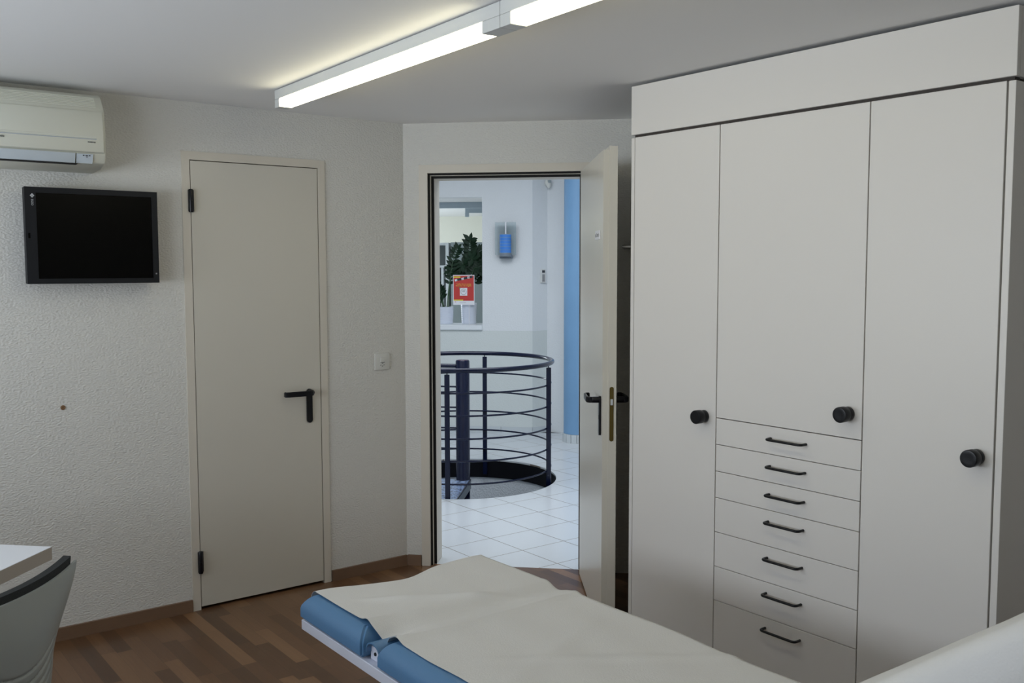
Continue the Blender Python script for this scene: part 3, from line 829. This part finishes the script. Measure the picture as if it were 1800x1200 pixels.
# pillar
pl = thing('pillar', 'round light blue pillar with tiled foot, just left of the open door leaf', 'pillar', (-2.180, 3.110, 0))
obj('shaft', lathe([(.128,.078),(.128,HC-.002)], 40), 'pillar', pl, True)
bm = bmesh.new()
for k in range(16):
    a0, a1 = 2*PI*k/16+.02, 2*PI*(k+1)/16-.02
    add_prism(bm, [(.122*math.cos(a0),.122*math.sin(a0)),(.137*math.cos(a0),.137*math.sin(a0)),(.137*math.cos(a1),.137*math.sin(a1)),(.122*math.cos(a1),.122*math.sin(a1))], 'z', 0, .077)
lathe([(.124,0),(.124,.0765)], 32, None, bm)
obj('tiled_foot', bm, 'coltile', pl)

# wall lamp
wl = thing('wall_lamp', 'blue striped glass wall lamp beside the hall opening', 'wall lamp', DP(-.036, OW, 1.66), A45)
obj('glass_plate', bx(-.097, .099, -.075, -.071, .02, .322, .0008, 1), 'glassy', wl)
bd = bmesh.new()
def half_cyl(bm, r, z0, z1, yc=-.076, depth=.7):
    n = 18; poly = [(r*math.cos(PI+PI*k/n), yc+depth*r*math.sin(PI+PI*k/n)) for k in range(n+1)]
    add_prism(bm, poly, 'z', z0, z1)
for k in range(6): half_cyl(bd, .054, .040+.0285*k, .0655+.0285*k)
obj('blue_shade', bd, 'stripe', wl, True)
bd = bmesh.new(); half_cyl(bd, .052, .036, .212); obj('shade_core', bd, 'officegrey', wl, True)
obj('light_rod', tube([(.008,-.110,.212),(.008,-.110,.322)], .0065, 12), 'posterwhite', wl, True)
bd = bmesh.new(); half_cyl(bd, .0565, .006, .036); add_box(bd, -.057, .057, -.0705, 0, -.012, .018)
obj('holder', bd, 'platesteel', wl, True)

# thermostat and motion sensor on the facet
th = thing('thermostat', 'small white thermostat with dark display on the narrow hall wall facet', 'thermostat', (cx0+.0065, cy0+.115, 1.42))
fd = math.atan2(.172, .010)
th.rotation_euler = (0, 0, fd)
obj('body', bx(-.026, .026, -.018, 0, 0, .125, .002, 1), 'white', th)
obj('display', bx(-.016, .016, -.0195, -.0181, .095, .118), 'inkdk', th)
obj('keypad', bx(-.014, .014, -.0190, -.0181, .012, .080), 'ink', th)
ms = thing('motion_sensor', 'off-white motion sensor high up where the hall wall facets meet', 'sensor', (cx0+.012, cy0+.150, 2.345))
ms.rotation_euler = (0, 0, fd)
bm = lathe([(.008,-.050),(.022,-.028),(.027,.0),(.024,.028),(.016,.034)], 24, Matrix.Translation((0,-.04,0)) @ Matrix.Rotation(math.radians(-22), 4, 'X'))
obj('body', bm, 'sensor', ms, True)
obj('lens', bx(-.016, .016, -.070, -.050, .002, .028, .003, 1), 'officegrey', ms)
obj('arm', bx(-.010, .010, -.03, 0, -.01, .02), 'sensor', ms)

# ---------------------------------------------------------------- office seen through the opening
def off(name, bm, m, lab, cat): return struct(name, bm, m, lab, cat, rotz=A45)
OD = 4.6
off('wall_office', bx(-3.6, 1.6, OW+OD, OW+OD+.1, 0, 2.29), 'officewall', 'cream back wall of the office behind the hall opening', 'wall')
bm = bmesh.new(); add_box(bm, -3.7, -3.6, OW+.15, OW+OD, 0, 2.29); add_box(bm, 1.6, 1.7, OW+.8, OW+OD, 0, 2.29)
off('wall_office', bm, 'officewall', 'side walls of the office, out of sight', 'wall')
bm = bmesh.new(); add_box(bm, -3.6, cA, OW+.15, OW+.68, 2.222, 2.30)
off('ceiling', bm, 'ceiling', 'lowered office ceiling strip right behind the opening', 'ceiling')
bm = bmesh.new(); add_box(bm, -3.6, 1.6, OW+.74, OW+OD, 2.29, 2.36)
off('ceiling', bm, 'ceiling', 'office ceiling beyond the grey beam', 'ceiling')
off('trim_2', bx(-3.6, 1.6, OW+.68, OW+.74, 2.165, 2.30), 'beamgrey', 'grey beam across the office ceiling behind the opening', 'beam')
off('floor', bx(-3.6, 1.6, OW+.15, OW+OD, -.05, 0), 'tiles', 'office floor, hidden below the sill', 'floor')
ol = thing('office_ceiling_light', 'unlit grey linear light under the office ceiling, seen through the opening', 'ceiling light', DP(-.775, OW+1.9, 2.286), A45+math.radians(10))
obj('housing', bx(0, 1.2, 0, .07, -.10, 0), 'beamgrey', ol); obj('end_cap', bx(-.001, .045, .0, .07, -.145, -.1005), 'beamgrey', ol)
gp = thing('grey_cabinet', 'tall plain grey cabinet in the office behind the plants', 'cabinet', DP(-.885, OW+1.6, 0), A45)
obj('body', bx(0, .95, 0, .45, .0, 1.845, .002, 1), 'officegrey', gp); obj('door_front', bx(.003, .947, -.016, -.0005, .05, 1.84, .001, 1), 'officegrey', gp)
sf = thing('white_shelf', 'white open shelf unit in the office left of the grey cabinet', 'shelf', DP(-1.595, OW+1.58, 0), A45)
bm = bmesh.new()
for x0, x1 in ((0,.025),(.655,.69)): add_box(bm, x0, x1, 0, .35, 0, 1.84)
obj('side_panels', bm, 'shelfwhite', sf)
for z in (.02,.42,.9,1.565,1.815): obj('shelf_board', bx(.0255, .6545, 0, .345, z, z+.025), 'shelfwhite', sf)
obj('back_panel', bx(.0255, .6545, .3455, .35, 0, 1.82), 'shelfback', sf)
obj('divider', bx(.60, .625, .02, .33, .925, 1.5645), 'shelfwhite', sf); obj('divider', bx(.50, .52, .02, .33, .925, 1.5645), 'shelfwhite', sf)

# plants on the sill
def leaf_bm(bm, base, d, up, L, wdt):
    d = d.normalized(); sd = d.cross(up).normalized(); nn = sd.cross(d)
    prof = [0, .55, .92, 1, .8, .42, 0]
    c = [base + d*L*i/6 - nn*(.0) + nn*(-.12*L*(i/6)**2) for i in range(7)]
    l = [c[i] + sd*wdt*prof[i] + nn*wdt*.25*prof[i] for i in range(7)]; r = [c[i] - sd*wdt*prof[i] + nn*wdt*.25*prof[i] for i in range(7)]
    cv = [bm.verts.new(p) for p in c]; lv = [bm.verts.new(p) for p in l[1:6]]; rv = [bm.verts.new(p) for p in r[1:6]]
    for side in (lv, rv):
        bm.faces.new([cv[0], side[0], cv[1]])
        for i in range(4): bm.faces.new([cv[i+1], side[i], side[i+1], cv[i+2]])
        bm.faces.new([cv[5], side[4], cv[6]])
def plant(name, label, s, o, pot_r, pot_h, fronds, lsize, rnd):
    R = random.Random(rnd)
    t = thing(name, label, 'plant', DP(s, o, 1.0225), A45)
    prof = [(pot_r*.86,0),(pot_r*.90,.004)]
    k = 9
    for i in range(k):
        z = .01+(pot_h-.02)*i/k; rr = pot_r*(.90+.10*i/k)
        prof += [(rr, z), (rr+.0012, z+(pot_h-.02)/k*.45), (rr, z+(pot_h-.02)/k*.9)]
    prof += [(pot_r,pot_h-.002),(pot_r-.003,pot_h),(pot_r-.006,pot_h),(pot_r-.008,pot_h-.012)]
    obj('pot', lathe(prof, 32), 'pot', t, True)
    obj('soil', lathe([(pot_r-.0085,pot_h-.02),(pot_r-.0085,pot_h-.012)], 24), 'soil', t)
    for (bx0, by0, tx, ty, tz, bend, nl_) in fronds:
        P0 = Vector((bx0, by0, pot_h-.013)); P2 = Vector((tx, ty, tz)); P1 = Vector((bx0+(tx-bx0)*.25, by0+(ty-by0)*.3, pot_h+(tz-pot_h)*bend))
        pts = [P0*(1-q)**2 + P1*2*q*(1-q) + P2*q*q for q in [i/16 for i in range(17)]]
        st_ = obj('stem', tube(pts, [.006-.0045*i/16 for i in range(17)], 7), 'stem', t, True)
        bm = bmesh.new()
        for i in range(nl_):
            q = .38+.62*i/(nl_-1); f = q*16; j = min(15, int(f)); p = pts[j].lerp(pts[j+1], f-j); tg = (pts[j+1]-pts[j]).normalized()
            for sd in (-1, 1):
                side = tg.cross(Vector((0,-1,.35))).normalized()*sd
                if side.length < .1: side = Vector((sd,0,0))
                dd = side*.9 + tg*.65 + Vector((0, R.uniform(-.35,.25), R.uniform(-.1,.1)))
                leaf_bm(bm, p, dd, Vector((0,-1,.4)), lsize*R.uniform(.85,1.15)*(1.05-.35*abs(q-.65)), lsize*.22)
        leaf_bm(bm, pts[-1], tg, Vector((0,-1,.4)), lsize*.9, lsize*.2)
        obj('foliage', bm, 'leaf', st_, True)
plant('potted_plant', 'dark green plant in the white pot at the left of the sill', -.665, OW+.20, .082, .165,
      [(-.02,0,-.13,-.03,.40,.8,7),(.02,.0,.10,.02,.56,.9,8),(.03,.01,.13,-.02,.72,.85,9),(-.02,.02,-.06,.0,.33,.8,6),(.0,-.02,-.12,-.03,.26,.8,5)], .075, 3)
plant('potted_plant', 'bushy dark green plant in the white pot behind the red poster', -.440, OW+.245, .078, .20,
      [(0,0,.02,-.02,.80,.9,11),(.01,.0,.16,-.03,.60,1.25,10),(-.01,.0,-.17,-.03,.52,1.25,9),(.0,.02,.20,.0,.48,1.2,9),(.01,-.02,.10,-.05,.52,1.35,9),(-.02,.0,-.06,-.03,.56,1.3,9),(.02,.02,.15,-.02,.70,1.1,10),(0,.0,.05,-.03,.62,1.2,10)], .092, 11)

# poster
po = thing('poster', 'red and white notice leaning in front of the right plant pot', 'poster', DP(-.470, OW+.140, 1.208), A45)
pw, ph = .208, .286
TP = Matrix.Rotation(math.radians(-3), 4, 'Y')
obj('sheet', bx(-pw/2, pw/2, -.0015, 0, 0, ph), 'posterwhite', po)
sx_ = po.children[0]
obj('red_field', bx(-pw/2+.006, pw/2-.006, -.0021, -.0016, .040, ph-.007), 'red', po)
obj('yellow_band', bx(-pw/2+.006, -pw/2+.072, -.0026, -.0022, ph-.026, ph-.014), 'yellow', po)
obj('yellow_bar', bx(-pw/2+.006, -pw/2+.098, -.0026, -.0022, .041, .050), 'yellow', po)
bm = bmesh.new()
add_box(bm, -.088, .088, -.0034, -.0029, -.010, .010, Matrix.Translation((0,0,ph-.034)) @ Matrix.Rotation(math.radians(-12), 4, 'Y'))
bn = obj('banner', bm, 'inkdk', po)
for x0 in (-.088, -.022, .036):
    bm = bmesh.new(); add_box(bm, x0, x0+.024, -.0037, -.0035, -.010, .010, Matrix.Translation((0,0,ph-.034)) @ Matrix.Rotation(math.radians(-12), 4, 'Y'))
    obj('banner_stripe', bm, 'posterwhite', bn)
c12, s12 = math.cos(math.radians(12)), math.sin(math.radians(12))
text('banner_lettering', 'STOP CORONA', .016, 'gasket', po, axes((0, -.0039, ph-.034), (c12,0,s12), (-s12,0,c12), (0,-1,0)), fit=(.150,.012))
text('headline_lettering', 'Treffen Sie so wenige', .012, 'yellow', po, axes((0, -.0023, ph-.088), (1,0,0), (0,0,1), (0,-1,0)), fit=(.145,.011), bold=.0003)
text('headline_lettering', 'Menschen wie möglich.', .012, 'yellow', po, axes((0, -.0023, ph-.105), (1,0,0), (0,0,1), (0,-1,0)), fit=(.155,.011), bold=.0003)
ic = obj('pictogram_card', bx(-.038, .034, -.0030, -.0022, .088, .162), 'posterwhite', po)
bm = bmesh.new()
bmr = [( -.002+.027*math.cos(2*PI*k/40), -.0033, .125+.027*math.sin(2*PI*k/40)) for k in range(40)]
add_tube(bm, bmr, .0012, 6, True)
for x in (-.012, 0, .010): lathe([(.0035,0),(.0035,.0006)], 12, axes((x-.002, -.0031, .134), (1,0,0), (0,0,1), (0,-1,0)), bm)
add_tube(bm, [(-.016,-.0033,.124),(-.010,-.0033,.128),(-.004,-.0033,.123),(.002,-.0033,.128),(.010,-.0033,.124)], .001, 6)
obj('pictogram', bm, 'inkdk', ic)
obj('green_dot', bx(-.045, -.033, -.0036, -.0031, .156, .166), 'green', po)
bm = bmesh.new(); add_box(bm, -.088, -.076, -.0022, -.0016, .026, .030); obj('footer_mark', bm, 'red', po)
text('footer_lettering', 'Bundesamt für Gesundheit', .006, 'ink', po, axes((-.010, -.0018, .024), (1,0,0), (0,0,1), (0,-1,0)), fit=(.060,.005))
obj('easel', bx(.048, .052, .001, .006, -.1855, .20), 'posterwhite', po)

# ---------------------------------------------------------------- lights
def area(name, loc, rot, sx, sy, power, color):
    l = bpy.data.lights.new(name, 'AREA'); l.shape = 'RECTANGLE'; l.size = sx; l.size_y = sy; l.energy = power; l.color = color
    o = bpy.data.objects.new(name, l); C.objects.link(o); o.location = loc; o.rotation_euler = rot; return o
area('window_daylight', ((WX0+WX1)/2, -4.60, 1.32), (math.radians(130), 0, 0), 3.8, 1.5, 150, (.83, .91, 1.0))
q = DP((SKX0+SKX1)/2, (SKY0+SKY1)/2, HC+.12)
area('skylight_daylight', q, (0, 0, A45), SKX1-SKX0, SKY1-SKY0, 82, (.86, .92, 1.0))
q = DP(-.6, OW+2.4, 2.25)
area('office_daylight', DP(-3.4, OW+2.2, 1.4), (0, math.radians(-90), A45), 1.4, 2.0, 85, (.85, .93, 1.0))

w = bpy.data.worlds.new('world'); bpy.context.scene.world = w; w.use_nodes = True
w.node_tree.nodes['Background'].inputs[0].default_value = (.55, .65, .8, 1); w.node_tree.nodes['Background'].inputs[1].default_value = 0

# ---------------------------------------------------------------- camera
cam = bpy.data.cameras.new('camera'); co = bpy.data.objects.new('camera', cam); C.objects.link(co)
cam.sensor_width = 36; cam.sensor_fit = 'HORIZONTAL'; cam.lens = 1692.18/1800*36; cam.clip_start = .02; cam.clip_end = 60
pitch, roll, yaw = .0762, -.0018, math.atan2(.60712, -.79461)-PI/2
co.matrix_world = Matrix.Translation((4.2954, -2.5827, 1.56)) @ Matrix.Rotation(yaw, 4, 'Z') @ Matrix.Rotation(PI/2-pitch, 4, 'X') @ Matrix.Rotation(roll, 4, 'Z')
sc = bpy.context.scene; sc.camera = co
sc.view_settings.view_transform = 'Standard'; sc.view_settings.look = 'None'; sc.view_settings.gamma = 1
sc.view_settings.exposure = 0; sc.view_settings.use_curve_mapping = False
sc.cycles.use_denoising = True
sc.cycles.max_bounces = 8; sc.cycles.diffuse_bounces = 5
sc.cycles.caustics_reflective = False; sc.cycles.caustics_refractive = False
